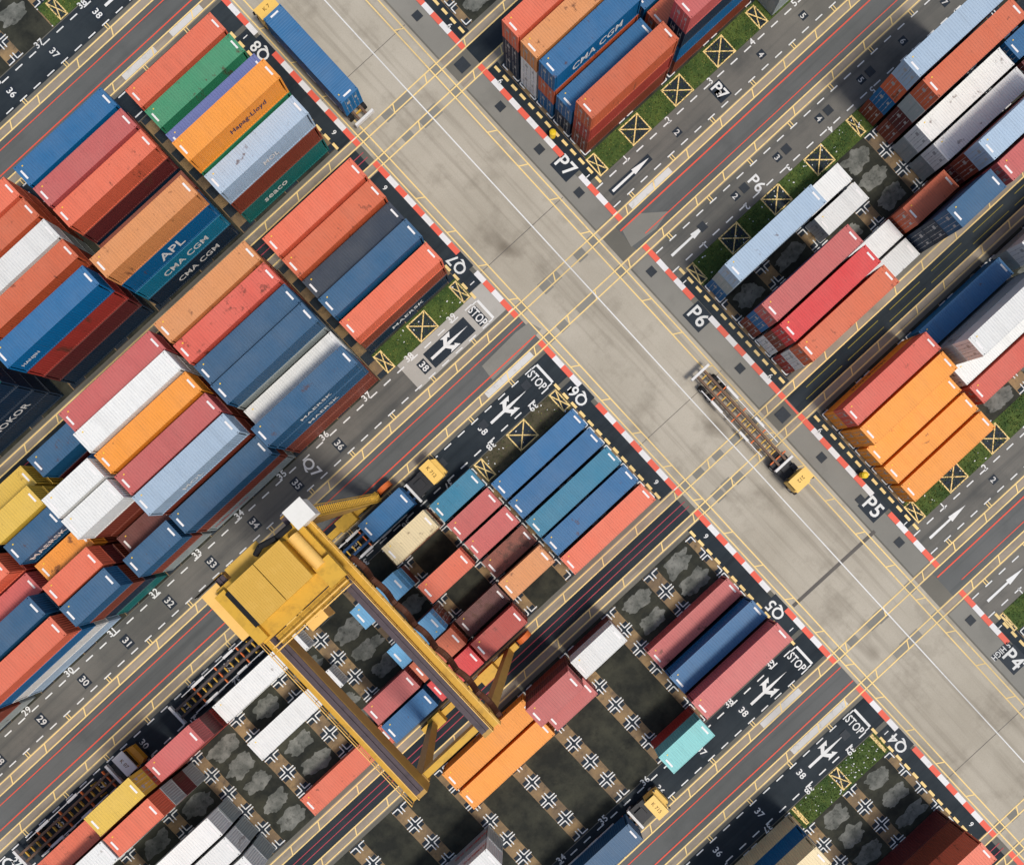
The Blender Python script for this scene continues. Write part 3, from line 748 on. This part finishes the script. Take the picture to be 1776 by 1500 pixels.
for x0, x1 in ((-2.75,.05),(.12,2.9)):
    h = MB(); h.box(x0+.05,x1-.05,6.75,10.35,24.6,26.3); mh = cp('machinery_house', h, M['crane'])
    h = MB(); h.box(x0,x1,6.6,10.5,26.3,26.38)
    xx = x0+.1
    while xx < x1: h.box(xx,xx+.05,6.6,10.5,26.38,26.41); xx += .2
    cp('roof', h, M['crane_roof'], mh)
h = MB(); h.cyl((-3.1,6.8,25.0),(-3.1,10.4,25.0),.55,18); cp('hoist_drum', h, M['rubber'])
h = MB(); h.cyl((3.6,6.9,25.2),(3.6,10.2,25.2),.5,18); cp('hoist_motor', h, M['crane_pale'])
h = MB(); h.box(-5.3,-3.9,6.9,11.6,22.6,24.3); eh = cp('electrical_house', h, M['crane']); h = MB(); h.box(-5.45,-3.75,6.8,11.75,24.3,24.4); cp('roof', h, M['crane_pale'], eh)
h = MB(); h.box(-2.6,.9,11.0,12.1,24.2,24.3); cp('awning', h, M['crane_roof'])
h = MB(); h.box(4.5,6.1,10.3,11.9,23.4,25.6); h.box(4.35,6.25,10.15,12.05,25.6,25.7); tc_ = cp('control_cabin', h, M['cab_white']); h = MB(); h.box(4.43,4.49,10.5,11.7,24.2,25.3); h.box(4.7,5.9,11.91,11.96,24.2,25.3); cp('window', h, M['glass'], tc_)
h = MB(); h.box(-1.2,.6,3.6,5.2,20.6,22.9); oc = cp('operator_cab', h, M['crane_pale']); h = MB(); h.box(-1.1,.5,3.53,3.59,21,22.6); cp('window', h, M['glass'], oc)
for x, y in ((3.2,4.6),(-2.0,4.2)):
    h = MB()
    for zz in (24.9,25.4): h.beam((-3.6,y,zz),(4.4,y,zz),.07,.07); h.beam((-5.9,12.0,zz-1),(-3.0,12.0,zz-1),.07,.07)
    for i in range(9): h.beam((-3.6+i,y,24.3),(-3.6+i,y,25.4),.07,.07)
    cp('railing', h, M['crane_pale'])
h = MB(); xs = 19.5-14.2
pts = [Vector((xs, 6 - i*.36, 22.6 - .9*abs(math.sin(i*.36*math.pi/2.6)))) for i in range(52)]
for dx in (-.15,0,.15): h.tube([p+Vector((dx,0,0)) for p in pts], .13, 6)
cp('festoon_cable', h, M['cable'])
h = MB(); h.tube([Vector((3.9,11.0,24.8)),Vector((2.6,10.9,25.6)),Vector((1.2,11.3,25.5)),Vector((.4,11.1,25.2))], .26, 10); cp('cable_chain', h, M['rubber'])
h = MB()
for x in (-1.6,1.6):
    for y in (6.9,9.9): h.cyl((x,y,15.4),(x,y,24.3),.035,6)
h.box(-3.0,3.0,7.3,9.5,14.9,15.4); cp('spreader', h, M['crane'])

# ------------------------------------------------------------------ yellow drums and drain covers
for u, v, lab in ((29.9,-27.5,'yellow drum beside the red and white kerb at block P7'), (29.8,24.6,'yellow drum beside the red and white kerb at block P5')):
    t = thing('litter_drum', lab, 'bin', (u,-v,.02), 0, 'yellow drums by the kerb')
    b = MB(); b.cyl((0,0,0),(0,0,.95),.34,20); b.cyl((0,0,.3),(0,0,.36),.36,20); b.cyl((0,0,.6),(0,0,.66),.36,20); b.build('drum', M['bin'], t)
    b = MB(); b.cyl((0,0,.95),(0,0,1.08),.38,20,0,.2); b.build('lid', M['bin'], t)
for u, v, lab in ((27.8,-47.65,'of block P8'),(27.8,-40.2,'between blocks P8 and P7'),(27.8,-33.9,'of block P7 near row six'),(27.8,-27.4,'of block P7 above the sign'),(27.8,-20.8,'of block P7 below the sign'),(27.8,-8.7,'of block P6 above the sign'),(27.8,6.2,'of block P6 near row six'),(27.8,13.4,'between blocks P6 and P5'),(27.8,20.0,'of block P5 near row six'),(27.8,26.6,'of block P5 above the sign'),(27.8,33.2,'of block P5 below the sign'),(27.8,45.4,'of block P4'),
                 (8.6,-8.9,'in the Q6 truck lane by its arrow'),(2.0,-8.9,'in the Q6 truck lane at the arrow tail'),(-4.4,-8.9,'in the Q6 truck lane before the tractor'),(8.3,45.2,'in the Q4 truck lane by its arrow'),(48.5,-6.9-1.6,'in the P6 truck lane third'),(42,-8.5,'in the P6 truck lane second'),(55,-8.5,'in the P6 truck lane fourth'),(61.5,-8.5,'in the P6 truck lane beyond'),(35.5,-8.5,'in the P6 truck lane by its arrow')):
    b = MB(); s = .48 if abs(v-13.4) > 1 and abs(v+40.2) > 1 else .7
    b.box(-s,s,-s,s,.0,.03)
    for i in range(5): b.box(-s+.08,s-.08,-s+.12+i*s*.4,-s+.12+i*s*.4+.05,.03,.045)
    o = b.build('drain_cover', M['drain']); o.location = (u,-v,.03); tag(o, 'dark square drain cover ' + lab, 'drain cover', 'drain covers in the paving')

# ------------------------------------------------------------------ camera, sky and sun
cam = bpy.data.cameras.new('camera'); co = bpy.data.objects.new('camera', cam); C.objects.link(co); S.camera = co
f, cx, cy, H = 1333.156, 928.165, 871.753, 87.318
Rm = [[0.733533,0.67949474,-0.01470499],[-0.67964452,0.73346452,-0.01063619],[0.00355835,0.01779616,0.9998353]]
w = lambda r: Vector((r[0], -r[1], -r[2]))
xr, yr, zr = w(Rm[0]), -w(Rm[1]), -w(Rm[2])
co.matrix_world = Matrix(((xr.x,yr.x,zr.x,0),(xr.y,yr.y,zr.y,0),(xr.z,yr.z,zr.z,H),(0,0,0,1)))
cam.sensor_width = 36; cam.lens = f/1776*36; cam.shift_x = (888-cx)/1776; cam.shift_y = (cy-750)/1776; cam.clip_end = 2000
el, sv = R(63), Vector((.1, -1, 0)).normalized()
world = bpy.data.worlds.new('World'); S.world = world; world.use_nodes = True
nt = world.node_tree; sky = nt.nodes.new('ShaderNodeTexSky'); sky.sky_type = 'NISHITA'; sky.sun_disc = False
sky.sun_elevation = el; sky.sun_rotation = math.atan2(sv.x, sv.y); sky.air_density = 1.2; sky.dust_density = 3
nt.links.new(sky.outputs[0], nt.nodes['Background'].inputs[0]); nt.nodes['Background'].inputs[1].default_value = .1
sd = bpy.data.lights.new('sun', 'SUN'); sd.energy = 2.2; sd.angle = R(11); sd.color = (1, .95, .88)
so = bpy.data.objects.new('sun', sd); C.objects.link(so)
d = Vector((sv.x*math.cos(el), sv.y*math.cos(el), math.sin(el))); so.rotation_euler = d.to_track_quat('Z','Y').to_euler(); so.location = (0,0,120)
S.view_settings.view_transform = 'Standard'; S.view_settings.look = 'None'; S.view_settings.exposure = .18; S.view_settings.gamma = 1
S.render.engine = 'CYCLES'; S.cycles.max_bounces = 5
